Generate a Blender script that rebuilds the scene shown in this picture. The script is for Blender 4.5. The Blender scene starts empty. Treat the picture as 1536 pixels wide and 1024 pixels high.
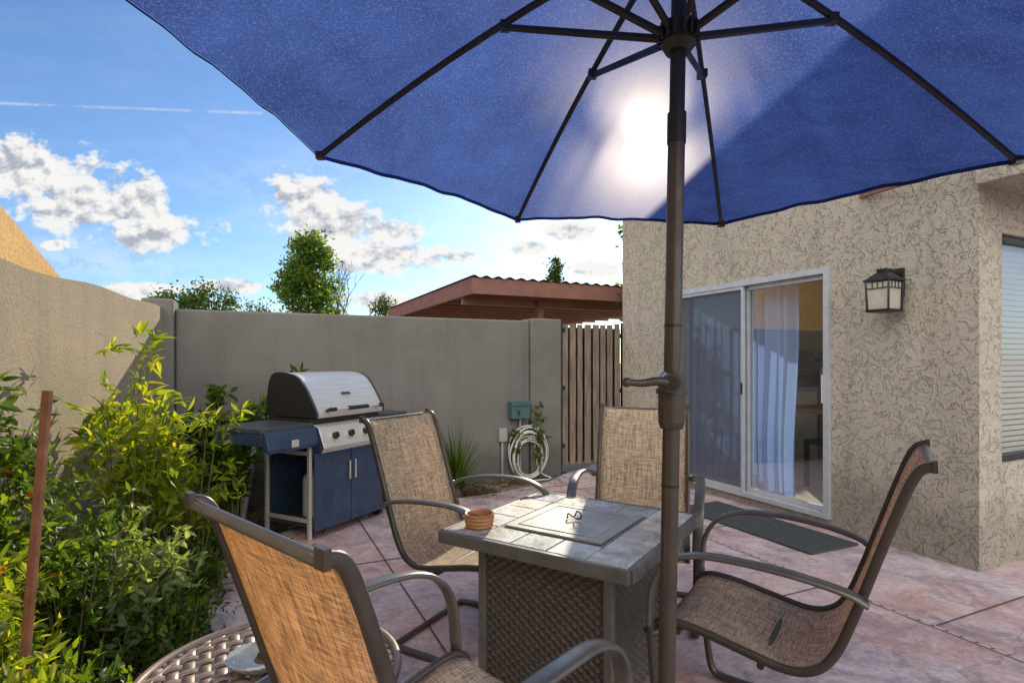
import bpy, bmesh, math, random
import numpy as np
from mathutils import Vector, Matrix
random.seed(3); np.random.seed(3)
scene=bpy.context.scene
COL=scene.collection
CZ=1.27; F=840.0
# ------------------------------------------------------------ node helpers
def newmat(name):
    m=bpy.data.materials.new(name); m.use_nodes=True
    nt=m.node_tree; nt.nodes.clear()
    out=nt.nodes.new('ShaderNodeOutputMaterial')
    return m,nt,out
def link(nt,a,b): nt.links.new(a,b)
def noise(nt,vec,scale,detail=4,rough=.55,dist=0):
    n=nt.nodes.new('ShaderNodeTexNoise'); n.inputs['Scale'].default_value=scale
    n.inputs['Detail'].default_value=min(detail,5); n.inputs['Roughness'].default_value=rough
    n.inputs['Distortion'].default_value=dist
    if vec is not None: link(nt,vec,n.inputs['Vector'])
    return n.outputs['Fac']
def ramp(nt,fac,stops):
    r=nt.nodes.new('ShaderNodeValToRGB'); link(nt,fac,r.inputs[0])
    el=r.color_ramp.elements
    while len(el)<len(stops): el.new(.5)
    for e,(p,c) in zip(el,stops):
        e.position=p
        if not isinstance(c,(tuple,list)): c=(c,c,c)
        e.color=(c[0],c[1],c[2],1)
    return r.outputs[0]
def mth(nt,op,a,b=None,c=None,clamp=False):
    n=nt.nodes.new('ShaderNodeMath'); n.operation=op; n.use_clamp=clamp
    for i,v in enumerate((a,b,c)):
        if v is None: continue
        if isinstance(v,(int,float)): n.inputs[i].default_value=v
        else: link(nt,v,n.inputs[i])
    return n.outputs[0]
def mixc(nt,fac,a,b,mode='MIX'):
    n=nt.nodes.new('ShaderNodeMixRGB'); n.blend_type=mode
    for i,v in enumerate((fac,a,b)):
        if isinstance(v,(int,float)): n.inputs[i].default_value=v
        elif isinstance(v,(tuple,list)): n.inputs[i].default_value=(v[0],v[1],v[2],1)
        else: link(nt,v,n.inputs[i])
    return n.outputs[0]
def objco(nt,scale=None):
    t=nt.nodes.new('ShaderNodeTexCoord')
    if scale is None: return t.outputs['Object']
    mp=nt.nodes.new('ShaderNodeMapping'); mp.inputs['Scale'].default_value=scale
    link(nt,t.outputs['Object'],mp.inputs['Vector']); return mp.outputs[0]
def bumpn(nt,h,strength,dist,prev=None):
    b=nt.nodes.new('ShaderNodeBump'); b.inputs['Strength'].default_value=strength
    b.inputs['Distance'].default_value=dist; link(nt,h,b.inputs['Height'])
    if prev is not None: link(nt,prev,b.inputs['Normal'])
    return b.outputs[0]
def princ(nt,out,col,rough=.7,metal=0,normal=None,spec=.5):
    p=nt.nodes.new('ShaderNodeBsdfPrincipled')
    if isinstance(col,(tuple,list)): p.inputs['Base Color'].default_value=(*col[:3],1)
    else: link(nt,col,p.inputs['Base Color'])
    if isinstance(rough,(int,float)): p.inputs['Roughness'].default_value=rough
    else: link(nt,rough,p.inputs['Roughness'])
    p.inputs['Metallic'].default_value=metal
    p.inputs['Specular IOR Level'].default_value=spec
    if normal is not None: link(nt,normal,p.inputs['Normal'])
    if out is not None: link(nt,p.outputs[0],out.inputs[0])
    return p
def M(name,c1,c2=None,scale=6,rough=.6,metal=0,bump=0,bscale=80,bdist=.004,stretch=None,spec=.5):
    m,nt,out=newmat(name); co=objco(nt,stretch)
    if c2 is None: c2=tuple(x*.8 for x in c1)
    f=noise(nt,co,scale,4,.6)
    col=ramp(nt,f,[(.3,c1),(.7,c2)])
    r=ramp(nt,f,[(.3,max(rough-.08,.03)),(.7,min(rough+.1,1))])
    nrm=bumpn(nt,noise(nt,co,bscale,3),bump,bdist) if bump else None
    princ(nt,out,col,r,metal,nrm,spec); return m
def stucco(name,ca,cb,cdark,worm=0.6,ws=9,base_dirt=True,fineb=.5,edgeamt=.3,wd=.006):
    m,nt,out=newmat(name); co=objco(nt)
    big=noise(nt,co,1.6,4,.65); fine=noise(nt,co,110,3,.65)
    col=ramp(nt,big,[(.3,ca),(.7,cb)])
    n=noise(nt,co,ws,4,.62,.8)
    w=ramp(nt,n,[(.46,0.0),(.50,1.0),(.60,.9),(.70,.2)])
    edge=ramp(nt,n,[(.445,0.0),(.475,1.0),(.51,0.0)])
    col=mixc(nt,mth(nt,'MULTIPLY',edge,edgeamt),col,cdark)
    col=mixc(nt,ramp(nt,fine,[(.38,.45),(.62,.0)]),col,cdark)
    if base_dirt:
        sp=nt.nodes.new('ShaderNodeSeparateXYZ'); link(nt,co,sp.inputs[0])
        zz=mth(nt,'ADD',sp.outputs[2],mth(nt,'MULTIPLY',big,-.5))
        d=ramp(nt,zz,[(.0,.5),(.2,.0)])
        col=mixc(nt,d,col,tuple(x*.8 for x in cdark))
    st=noise(nt,objco(nt,(6,6,.5)),1.0,3)
    col=mixc(nt,ramp(nt,st,[(.52,0.0),(.75,.28)]),col,cdark)
    b=bumpn(nt,w,worm,wd); b=bumpn(nt,noise(nt,co,60,4,.7),fineb,.007,b)
    princ(nt,out,col,.92,0,b,.2); return m
# ------------------------------------------------------------ mesh builder
class B:
    def __init__(s): s.v=[];s.f=[];s.m=[];s.s=[];s.mats=[]
    def mi(s,mat):
        if mat not in s.mats: s.mats.append(mat)
        return s.mats.index(mat)
    def add(s,vs,fs,mat,smooth=False):
        o=len(s.v); s.v+= [tuple(v) for v in vs]; k=s.mi(mat)
        for f in fs: s.f.append(tuple(i+o for i in f)); s.m.append(k); s.s.append(smooth)
    def box(s,c,d,mat,rot=None):
        x,y,z=d[0]/2,d[1]/2,d[2]/2
        vs=[Vector((a*x,b*y,e*z)) for a in(-1,1) for b in(-1,1) for e in(-1,1)]
        if rot is not None: vs=[rot@v for v in vs]
        vs=[v+Vector(c) for v in vs]
        s.add(vs,[(0,1,3,2),(4,6,7,5),(0,4,5,1),(2,3,7,6),(0,2,6,4),(1,5,7,3)],mat)
    def bx(s,x0,x1,y0,y1,z0,z1,mat): s.box(((x0+x1)/2,(y0+y1)/2,(z0+z1)/2),(abs(x1-x0),abs(y1-y0),abs(z1-z0)),mat)
    def prism(s,pts,ext,mat,capmat=None,smooth=False):
        n=len(pts); e=Vector(ext); a=[Vector(p) for p in pts]; b=[p+e for p in a]
        s.add(a+b,[(i,(i+1)%n,(i+1)%n+n,i+n) for i in range(n)],mat,smooth)
        s.add(a,[tuple(range(n))[::-1]],capmat or mat); s.add(b,[tuple(range(n))],capmat or mat)
    def cyl(s,p0,p1,r0,mat,r1=None,n=20,caps=True):
        r1=r0 if r1 is None else r1
        p0=Vector(p0);p1=Vector(p1);t=(p1-p0).normalized()
        a=t.orthogonal().normalized(); b=t.cross(a)
        A=[p0+(a*math.cos(2*math.pi*i/n)+b*math.sin(2*math.pi*i/n))*r0 for i in range(n)]
        Bv=[p1+(a*math.cos(2*math.pi*i/n)+b*math.sin(2*math.pi*i/n))*r1 for i in range(n)]
        s.add(A+Bv,[(i,(i+1)%n,(i+1)%n+n,i+n) for i in range(n)],mat,True)
        if caps: s.add(A,[tuple(range(n))[::-1]],mat); s.add(Bv,[tuple(range(n))],mat)
    def sweep(s,path,w,h,mat,ref=None,n=10,closed=False,sq=.6,taper=None):
        P=[Vector(p) for p in path]; N=len(P); vs=[]
        prev=None
        for i,p in enumerate(P):
            if closed: t=(P[(i+1)%N]-P[i-1]).normalized()
            else: t=(P[min(i+1,N-1)]-P[max(i-1,0)]).normalized()
            if ref is not None: r=Vector(ref)
            else: r=prev if prev is not None else t.orthogonal()
            a=(r-t*r.dot(t)).normalized(); prev=a; b=t.cross(a)
            k=1 if taper is None else taper[0]+(taper[1]-taper[0])*i/(N-1)
            for j in range(n):
                th=2*math.pi*(j+.5)/n; c,d=math.cos(th),math.sin(th)
                c=math.copysign(abs(c)**sq,c); d=math.copysign(abs(d)**sq,d)
                vs.append(p+a*c*w*k/2+b*d*h*k/2)
        fs=[]
        for i in range(N if closed else N-1):
            for j in range(n):
                a0=i*n+j;a1=i*n+(j+1)%n;i2=(i+1)%N
                fs.append((a0,a1,i2*n+(j+1)%n,i2*n+j))
        s.add(vs,fs,mat,True)
        if not closed: s.add(vs[:n],[tuple(range(n))[::-1]],mat); s.add(vs[-n:],[tuple(range(n))],mat)
    def grid(s,fn,nu,nv,mat,smooth=True):
        vs=[fn(i/nu,j/nv) for i in range(nu+1) for j in range(nv+1)]
        fs=[(i*(nv+1)+j,(i+1)*(nv+1)+j,(i+1)*(nv+1)+j+1,i*(nv+1)+j+1) for i in range(nu) for j in range(nv)]
        s.add(vs,fs,mat,smooth)
    def sphere(s,c,r,mat,nu=14,nv=8,sc=(1,1,1)):
        s.grid(lambda u,v:(c[0]+r*sc[0]*math.sin(math.pi*v)*math.cos(2*math.pi*u),c[1]+r*sc[1]*math.sin(math.pi*v)*math.sin(2*math.pi*u),c[2]+r*sc[2]*math.cos(math.pi*v)),nu,nv,mat)
    def obj(s,name,parent=None,mat=None,bevel=0,seg=2,flip=True):
        me=bpy.data.meshes.new(name); me.from_pydata(s.v,[],s.f)
        for m in s.mats: me.materials.append(m)
        me.polygons.foreach_set('material_index',s.m); me.polygons.foreach_set('use_smooth',s.s)
        me.validate(); me.update()
        if flip:
            bm=bmesh.new(); bm.from_mesh(me)
            if bevel: bmesh.ops.remove_doubles(bm,verts=bm.verts,dist=1e-5)
            bmesh.ops.recalc_face_normals(bm,faces=bm.faces); bm.to_mesh(me); bm.free()
        o=bpy.data.objects.new(name,me); COL.objects.link(o)
        if parent is not None: o.parent=parent
        if mat is not None: o.matrix_local=mat
        if bevel:
            b=o.modifiers.new('bevel','BEVEL'); b.width=bevel; b.segments=seg; b.limit_method='ANGLE'; b.angle_limit=math.radians(50)
        return o
def empty(name,mat=None):
    o=bpy.data.objects.new(name,None); COL.objects.link(o); o.empty_display_size=.1
    if mat is not None: o.matrix_world=mat
    return o
def frame(o,xa,ya):
    x=Vector((xa[0],xa[1],0)).normalized(); y=Vector((ya[0],ya[1],0)).normalized()
    return Matrix(((x.x,y.x,0,o[0]),(x.y,y.y,0,o[1]),(0,0,1,o[2] if len(o)>2 else 0),(0,0,0,1)))
def catmull(P,k=6):
    P=[Vector(p) for p in P]; Q=[P[0]*2-P[1]]+P+[P[-1]*2-P[-2]]; out=[]
    for i in range(1,len(Q)-2):
        for j in range(k):
            t=j/k;p0,p1,p2,p3=Q[i-1],Q[i],Q[i+1],Q[i+2]
            out.append(.5*((2*p1)+(p2-p0)*t+(2*p0-5*p1+4*p2-p3)*t*t+(3*p1-p0-3*p2+p3)*t**3))
    out.append(P[-1]); return out
d=(-.4187,.908); e=(.908,.4187)
C=(2.82,3.38)
MH=frame(C,e,d)
# ------------------------------------------------------------ world
SUN=Vector((.233,.972,.392)).normalized()
az=math.atan2(SUN.x,SUN.y); el=math.asin(SUN.z)
w=bpy.data.worlds.new("World"); scene.world=w; w.use_nodes=True
nt=w.node_tree; nt.nodes.clear()
wo=nt.nodes.new('ShaderNodeOutputWorld')
sky=nt.nodes.new('ShaderNodeTexSky'); sky.sky_type='NISHITA'; sky.sun_disc=False
sky.sun_elevation=el; sky.sun_rotation=az; sky.air_density=1.0; sky.dust_density=.5; sky.ozone_density=2.5
bg=nt.nodes.new('ShaderNodeBackground'); bg.inputs[1].default_value=.15
skc=mixc(nt,1.0,sky.outputs[0],(.70,.89,1.10),'MULTIPLY')
tc=nt.nodes.new('ShaderNodeTexCoord'); sp=nt.nodes.new('ShaderNodeSeparateXYZ'); link(nt,tc.outputs['Generated'],sp.inputs[0])
X,Y,Z=sp.outputs
ys=mth(nt,'MAXIMUM',Y,.08)
U=mth(nt,'DIVIDE',X,ys); W=mth(nt,'DIVIDE',Z,ys)
cv=nt.nodes.new('ShaderNodeCombineXYZ'); link(nt,U,cv.inputs[0]); link(nt,W,cv.inputs[1])
cl=[(25,258,125,46),(140,310,120,44),(228,346,84,34),(462,300,62,38),(500,342,82,40),(570,385,84,30),
(585,348,52,20),(800,372,34,15),(855,346,42,16),(693,385,26,9),(910,402,48,18),(215,436,75,13),(340,430,60,12),(560,450,50,14),
(85,367,18,7),(-180,300,120,60),(1700,330,160,60),(2100,250,200,80)]
mn=None
for (px,py,rx,ry) in cl:
    n=nt.nodes.new('ShaderNodeVectorMath'); n.operation='MULTIPLY_ADD'; link(nt,cv.outputs[0],n.inputs[0])
    ix,iy=F/rx,F/ry
    n.inputs[1].default_value=(ix,iy,0); n.inputs[2].default_value=(-(px-768)/F*ix,-(542-py)/F*iy,0)
    l=nt.nodes.new('ShaderNodeVectorMath'); l.operation='LENGTH'; link(nt,n.outputs[0],l.inputs[0])
    mn=l.outputs['Value'] if mn is None else mth(nt,'MINIMUM',mn,l.outputs['Value'])
mps=nt.nodes.new('ShaderNodeMapping'); mps.inputs['Scale'].default_value=(1,1.4,1); link(nt,cv.outputs[0],mps.inputs[0])
mpo=nt.nodes.new('ShaderNodeMapping'); mpo.inputs['Scale'].default_value=(1,1.4,1); mpo.inputs['Location'].default_value=(.006,.020,0); link(nt,cv.outputs[0],mpo.inputs[0])
def nz9(v,s,dd=9):
    n=nt.nodes.new('ShaderNodeTexNoise'); n.inputs['Scale'].default_value=s; n.inputs['Detail'].default_value=dd; n.inputs['Roughness'].default_value=.6; link(nt,v,n.inputs['Vector']); return n.outputs['Fac']
n1=nz9(mps.outputs[0],13,7); n1o=nz9(mpo.outputs[0],13,5)
fv=mth(nt,'MULTIPLY_ADD',mth(nt,'SUBTRACT',n1,.5),2.9,mth(nt,'SUBTRACT',1.10,mn))
dens=ramp(nt,fv,[(.0,0.0),(.26,.9),(.5,1.0)])
lt=mth(nt,'MULTIPLY_ADD',mth(nt,'SUBTRACT',n1,n1o),5.5,.66,True)
thick=ramp(nt,fv,[(.35,0.0),(1.3,.75)])
lt=mth(nt,'SUBTRACT',lt,mth(nt,'MULTIPLY',thick,.40),None,True)
ccol=ramp(nt,lt,[(.0,(.46,.50,.57)),(.4,(.76,.78,.81)),(.7,(1.0,.98,.95))])
front=ramp(nt,Y,[(.12,0.0),(.25,1.0)])
mp=nt.nodes.new('ShaderNodeMapping'); mp.inputs['Scale'].default_value=(1.2,5,1); mp.inputs['Rotation'].default_value=(0,0,.15); link(nt,cv.outputs[0],mp.inputs[0])
cir=ramp(nt,nz9(mp.outputs[0],2.2,5),[(.44,0.0),(.75,.5)])
cirm=mth(nt,'MULTIPLY',cir,ramp(nt,W,[(.1,1.0),(.45,.15)]))
ln=mth(nt,'ABSOLUTE',mth(nt,'SUBTRACT',W,mth(nt,'MULTIPLY_ADD',U,-.0385,.4255)))
ct=mth(nt,'MULTIPLY',ramp(nt,ln,[(.0,.45),(.003,0.0)]),mth(nt,'LESS_THAN',U,-.445))
ct=mth(nt,'MULTIPLY',ct,ramp(nt,n1,[(.35,.3),(.6,1.0)]))
ln2=mth(nt,'ABSOLUTE',mth(nt,'SUBTRACT',W,mth(nt,'MULTIPLY_ADD',U,-.16,.21)))
ct2=mth(nt,'MULTIPLY',ramp(nt,ln2,[(.0,.4),(.002,0.0)]),mth(nt,'GREATER_THAN',U,-.06))
dens=mth(nt,'MAXIMUM',mth(nt,'MAXIMUM',dens,ct2),mth(nt,'MAXIMUM',cirm,ct))
dens=mth(nt,'MULTIPLY',dens,front)
link(nt,skc,bg.inputs[0])
cb=nt.nodes.new('ShaderNodeBackground'); link(nt,ccol,cb.inputs[0]); cb.inputs[1].default_value=.95
m1=nt.nodes.new('ShaderNodeMixShader'); link(nt,dens,m1.inputs[0]); link(nt,bg.outputs[0],m1.inputs[1]); link(nt,cb.outputs[0],m1.inputs[2])
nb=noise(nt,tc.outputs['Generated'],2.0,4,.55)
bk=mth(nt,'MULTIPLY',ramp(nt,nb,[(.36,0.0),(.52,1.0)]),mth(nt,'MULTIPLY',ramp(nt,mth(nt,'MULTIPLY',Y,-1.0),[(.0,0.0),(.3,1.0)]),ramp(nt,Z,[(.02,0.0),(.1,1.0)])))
fill_bg=nt.nodes.new('ShaderNodeBackground'); fill_bg.inputs[0].default_value=(1,.95,.87,1); fill_bg.inputs[1].default_value=2.8  # bright clouds added behind the camera as fill light for shaded surfaces
m2=nt.nodes.new('ShaderNodeMixShader'); link(nt,bk,m2.inputs[0]); link(nt,m1.outputs[0],m2.inputs[1]); link(nt,fill_bg.outputs[0],m2.inputs[2])
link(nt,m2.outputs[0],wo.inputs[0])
sl=bpy.data.lights.new('sun','SUN'); sl.energy=5; sl.angle=math.radians(.53); sl.color=(1,.86,.64)
so=bpy.data.objects.new('sun',sl); COL.objects.link(so); so.rotation_euler=SUN.to_track_quat('Z','Y').to_euler(); so.location=(3,9,6)
cam=bpy.data.cameras.new('camera'); co_=bpy.data.objects.new('camera',cam); COL.objects.link(co_)
cam.sensor_width=36; cam.lens=F/1536*36; cam.shift_y=30/1536; cam.clip_end=1000; cam.clip_start=.02
co_.location=(0,0,CZ); co_.rotation_euler=(math.radians(90),0,0); scene.camera=co_
scene.view_settings.view_transform='Standard'; scene.view_settings.look='None'; scene.view_settings.exposure=0
# ------------------------------------------------------------ materials
m_fac=stucco('house_stucco',(.58,.53,.44),(.50,.46,.385),(.25,.225,.18),.85,11,True,1.0,.26,.011)
m_wall=stucco('garden_wall_stucco',(.245,.235,.225),(.175,.168,.16),(.10,.096,.09),.12,3,True,.45,.03)
m_wallL=stucco('side_wall_stucco',(.44,.37,.265),(.31,.27,.205),(.17,.145,.11),.35,16,True,.8,.12)
m_neigh=stucco('neighbour_stucco',(.74,.47,.20),(.62,.40,.18),(.4,.26,.12),.5,14,False,.9,.2)
m_white=M('aluminium_frame',(.56,.59,.63),(.45,.48,.52),12,.38,.25)
m_whitep=M('white_plastic',(.75,.76,.77),(.68,.69,.70),12,.4)
m_bronze=M('bronze_powdercoat',(.085,.070,.060),(.055,.046,.040),14,.36,.3,.12,300,.001)
m_armm=M('arm_bronze',(.17,.16,.148),(.11,.104,.095),10,.34,.45,.1,300,.001)
m_dark=M('dark_metal',(.03,.028,.026),(.02,.019,.018),14,.4,.3)
m_black=M('black_plastic',(.015,.015,.016),(.025,.025,.026),10,.35)
m_steel=M('stainless',(.76,.74,.70),(.60,.59,.57),4,.44,.55,.08,200,.001,(1,1,14))
m_blue=M('blue_enamel',(.055,.095,.17),(.038,.062,.115),7,.28,.3,.05,100,.001)
m_gshelf=M('grill_shelf',(.10,.11,.13),(.06,.07,.09),9,.35,.3)
m_redwood=M('carport_steel',(.24,.10,.075),(.17,.075,.06),3,.6)
m_redl=M('carport_beam',(.30,.14,.095),(.22,.10,.07),3,.6)
m_roof=M('roof_tile',(.22,.12,.08),(.14,.08,.06),8,.85,0,.8,10,.03)
m_wood=M('weathered_wood',(.33,.265,.21),(.10,.078,.062),2.6,.85,0,.7,9,.004,(16,16,1.2))
m_mat=M('mat_rubber',(.060,.072,.080),(.042,.050,.056),30,.95,0,.9,260,.004)
m_hose=M('hose_vinyl',(.66,.66,.64),(.52,.52,.50),10,.45)
m_teal=M('teal_plastic',(.05,.14,.135),(.04,.10,.10),8,.5)
m_grey=M('grey_box',(.35,.35,.34),None,8,.6)
m_pipe=M('light_grey_pipe',(.45,.46,.45),(.36,.36,.35),8,.45)
m_stake=M('rusty_stake',(.24,.10,.045),(.13,.05,.025),16,.85,0,.4,60)
m_bowl=M('turned_wood',(.50,.23,.09),(.28,.12,.045),8,.5,0,.1,60,.002,(1,1,8))
m_sidet=M('side_table_metal',(.30,.23,.20),(.20,.155,.135),12,.5,.2,.1,200,.001)
m_blind=M('blind_slats',(.72,.74,.76),(.66,.68,.70),5,.5)
m_int=M('interior_paint',(.86,.78,.64),(.80,.72,.59),2,.8)
m_floorint=M('interior_tile',(.6,.52,.42),(.5,.43,.34),3,.35)
m_cab=M('kitchen_cabinet',(.66,.48,.29),(.56,.41,.25),3,.5)
m_tabw=M('table_wood',(.55,.26,.10),(.42,.19,.07),3,.4,0,0,50,.001,(1,8,1))
m_grout=M('table_grout',(.36,.35,.32),(.28,.27,.25),20,.9)
m_plate=M('burner_cover',(.38,.37,.335),(.30,.295,.27),12,.5,.2,.1,200,.001)
m_edge=M('table_edge',(.15,.148,.142),(.10,.098,.093),14,.42,.2,.1,200,.001)
m_joint=M('joint_dark',(.12,.09,.085),None,20,.95)
m_bead=M('joint_bead',(.5,.42,.38),(.38,.32,.3),20,.8)
m_bark=M('bark',(.16,.12,.085),(.09,.07,.05),12,.9,0,.6,30)
m_stem=M('green_stem',(.14,.15,.05),(.12,.09,.045),12,.8)
def islandmat(name,stops,rough=.5,bump=.3,bs=40,trans=None,mottle=.35,tf=.5):
    m,nt,out=newmat(name); g=nt.nodes.new('ShaderNodeNewGeometry')
    col=ramp(nt,g.outputs['Random Per Island'],stops)
    b=None
    if mottle>0:
        co=objco(nt); n=noise(nt,co,bs*.4,5,.7,.6)
        col=mixc(nt,mottle,col,ramp(nt,n,[(.32,.10),(.68,.92)]),'OVERLAY')
    if bump: b=bumpn(nt,noise(nt,co,bs,4,.6),bump,.004)
    if trans is None: princ(nt,out,col,rough,0,b)
    else:
        p=princ(nt,None,col,rough,0,None,.4)
        t=nt.nodes.new('ShaderNodeBsdfTranslucent'); tc_=mixc(nt,1.0,col,trans,'MULTIPLY'); link(nt,tc_,t.inputs[0])
        mx=nt.nodes.new('ShaderNodeMixShader'); mx.inputs[0].default_value=tf
        link(nt,p.outputs[0],mx.inputs[1]); link(nt,t.outputs[0],mx.inputs[2]); link(nt,mx.outputs[0],out.inputs[0])
    return m
m_slate=islandmat('slate_tile',[(0,(.46,.42,.34)),(.2,(.25,.31,.33)),(.4,(.60,.49,.36)),(.6,(.33,.37,.41)),(.8,(.62,.58,.50)),(1,(.28,.33,.30))],.5,.7,26,None,.72)
TR=(2.4,2.2,.7)
m_leafY=islandmat('leaf_yellowgreen',[(0,(.07,.12,.015)),(.5,(.18,.25,.02)),(1,(.38,.39,.04))],.5,0,40,TR,0,.55)
m_leafG=islandmat('leaf_green',[(0,(.025,.06,.012)),(.6,(.07,.135,.02)),(1,(.17,.23,.03))],.42,0,40,TR,0,.55)
m_leafD=islandmat('leaf_dark',[(0,(.025,.05,.012)),(.6,(.05,.09,.02)),(1,(.10,.14,.03))],.5,0,40,(1.6,1.8,.8),0)
m_leafP=islandmat('leaf_pale',[(0,(.14,.20,.09)),(1,(.34,.40,.22))],.4,0,40,TR,0)
m_petO=islandmat('petal_orange',[(0,(.7,.16,.03)),(1,(.8,.30,.04))],.5,0,40,(1.2,1,.8),0)
m_petP=islandmat('petal_violet',[(0,(.35,.12,.5)),(1,(.45,.2,.6))],.5,0,40,(1.2,1,1),0)
m_chip=islandmat('bark_chip',[(0,(.05,.028,.018)),(.5,(.14,.075,.045)),(1,(.27,.16,.10))],.9,0,40,None,0)
m_mulch=M('mulch_soil',(.10,.06,.04),(.05,.032,.022),22,.95,0,1,60,.02)
m_ground=M('desert_ground',(.30,.24,.17),(.22,.18,.13),.6,.95,0,.5,8,.02)
# patio concrete
m_patio,nt,out=newmat('stained_concrete'); co=objco(nt)
c=ramp(nt,noise(nt,co,1.3,5,.65,.5),[(.30,(.34,.24,.26)),(.44,(.53,.34,.32)),(.56,(.43,.35,.39)),(.70,(.64,.53,.51))])
c=mixc(nt,ramp(nt,noise(nt,co,4.2,5,.72,.8),[(.44,0.0),(.66,.75)]),c,(.66,.56,.58))
c=mixc(nt,ramp(nt,noise(nt,co,2.6,5,.72,1.5),[(.48,0.0),(.66,.7)]),c,(.21,.165,.195))
c=mixc(nt,.45,c,ramp(nt,noise(nt,co,34,4,.7),[(.3,.22),(.7,.76)]),'OVERLAY')
vo=nt.nodes.new('ShaderNodeTexVoronoi'); vo.feature='DISTANCE_TO_EDGE'; vo.inputs['Scale'].default_value=.55
dn=nt.nodes.new('ShaderNodeVectorMath'); dn.operation='MULTIPLY_ADD'
nz=nt.nodes.new('ShaderNodeTexNoise'); nz.inputs['Scale'].default_value=3; nz.inputs['Detail'].default_value=4; link(nt,co,nz.inputs['Vector'])
link(nt,nz.outputs['Color'],dn.inputs[0]); dn.inputs[1].default_value=(.5,.5,.5); link(nt,co,dn.inputs[2]); link(nt,dn.outputs[0],vo.inputs['Vector'])
c=mixc(nt,ramp(nt,vo.outputs[0],[(.0,.5),(.0025,0.0)]),c,(.14,.10,.10))
b=bumpn(nt,noise(nt,co,40,5,.7),.4,.004)
princ(nt,out,c,.62,0,b,.4)
# sling textile
m_sling,nt,out=newmat('sling_textile'); co=objco(nt)
st1=noise(nt,objco(nt,(260,14,14)),1,2,.6); st2=noise(nt,objco(nt,(14,230,230)),1,2,.6)
mixv=mth(nt,'ADD',mth(nt,'MULTIPLY',st1,.55),mth(nt,'MULTIPLY',st2,.5))
col=ramp(nt,mixv,[(.40,(.27,.22,.155)),(.52,(.56,.485,.37)),(.66,(.80,.73,.59))])
bb_=bumpn(nt,mixv,.5,.002)
p=princ(nt,None,col,.75,0,bb_,.3)
t=nt.nodes.new('ShaderNodeBsdfTranslucent'); link(nt,mixc(nt,1,col,(1.6,1.12,.40),'MULTIPLY'),t.inputs[0])
mx=nt.nodes.new('ShaderNodeMixShader'); mx.inputs[0].default_value=.38; link(nt,p.outputs[0],mx.inputs[1]); link(nt,t.outputs[0],mx.inputs[2]); link(nt,mx.outputs[0],out.inputs[0])
# umbrella fabric
m_fab,nt,out=newmat('umbrella_fabric'); co=objco(nt)
fn=noise(nt,co,3,4,.6,.5); ff=noise(nt,co,170,2,.7)
col=ramp(nt,fn,[(.3,(.007,.022,.080)),(.7,(.012,.036,.124))])
col=mixc(nt,ramp(nt,ff,[(.50,0.0),(.80,.5)]),col,(.065,.105,.24))
bn=bumpn(nt,noise(nt,objco(nt,(2,2,5)),2.2,3,.5,.5),.5,.05); bn=bumpn(nt,ff,.3,.002,bn)
df=princ(nt,None,col,.55,0,bn,.25)
tl=nt.nodes.new('ShaderNodeBsdfTranslucent'); link(nt,mixc(nt,1,col,(7.0,4.7,4.5),'MULTIPLY'),tl.inputs[0]); link(nt,bn,tl.inputs['Normal'])
def refr(r,ior,colr):
    g=nt.nodes.new('ShaderNodeBsdfRefraction'); g.inputs['Roughness'].default_value=r; g.inputs['IOR'].default_value=ior
    g.inputs['Color'].default_value=(*colr,1); return g
def mixs(f,a,b_):
    m_=nt.nodes.new('ShaderNodeMixShader'); m_.inputs[0].default_value=f; link(nt,a.outputs[0],m_.inputs[1]); link(nt,b_.outputs[0],m_.inputs[2]); return m_
s=mixs(.42,df,tl)
for (wt,ior,rg,colr) in ((.0085,1.12,.85,(1,.94,.90)),(.0014,1.05,.85,(1,.96,.90)),(.00022,1.015,.8,(1,.97,.9)),(.00012,1.005,.6,(1,.97,.9))):
    s=mixs(wt*.5,s,refr(rg,ior,colr)); s=mixs(wt*.5,s,refr(rg,1/ior,colr))
link(nt,s.outputs[0],out.inputs[0])
def glassmat(name,tint,refl,mul=.8):
    m,nt,out=newmat(name)
    fr=nt.nodes.new('ShaderNodeFresnel'); fr.inputs[0].default_value=1.45
    g=nt.nodes.new('ShaderNodeBsdfGlossy'); g.inputs['Roughness'].default_value=.01
    t=nt.nodes.new('ShaderNodeBsdfTransparent'); t.inputs[0].default_value=(*tint,1)
    mx=nt.nodes.new('ShaderNodeMixShader'); link(nt,mth(nt,'MULTIPLY_ADD',fr.outputs[0],mul,refl,True),mx.inputs[0])
    link(nt,t.outputs[0],mx.inputs[1]); link(nt,g.outputs[0],mx.inputs[2]); link(nt,mx.outputs[0],out.inputs[0]); return m
m_glass=glassmat('door_glass',(.88,.92,.94),.12,.9)
m_glass2=glassmat('inner_glass',(.9,.93,.95),.0,.4)
m_glassw=glassmat('window_glass',(.95,.97,.97),.0,.35)
m_lglass=M('lantern_glass',(.55,.52,.45),(.45,.42,.38),20,.25)
m_screen,nt,out=newmat('insect_screen')
t=nt.nodes.new('ShaderNodeBsdfTransparent'); p=princ(nt,None,(.09,.10,.12),.6)
mx=nt.nodes.new('ShaderNodeMixShader'); mx.inputs[0].default_value=.6; link(nt,t.outputs[0],mx.inputs[1]); link(nt,p.outputs[0],mx.inputs[2]); link(nt,mx.outputs[0],out.inputs[0])
m_curt,nt,out=newmat('curtain_cloth')
p=princ(nt,None,(.46,.60,.92),.8); t=nt.nodes.new('ShaderNodeBsdfTranslucent'); t.inputs[0].default_value=(.30,.46,.86,1)
mx=nt.nodes.new('ShaderNodeMixShader'); mx.inputs[0].default_value=.3; link(nt,p.outputs[0],mx.inputs[1]); link(nt,t.outputs[0],mx.inputs[2]); link(nt,mx.outputs[0],out.inputs[0])
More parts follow.
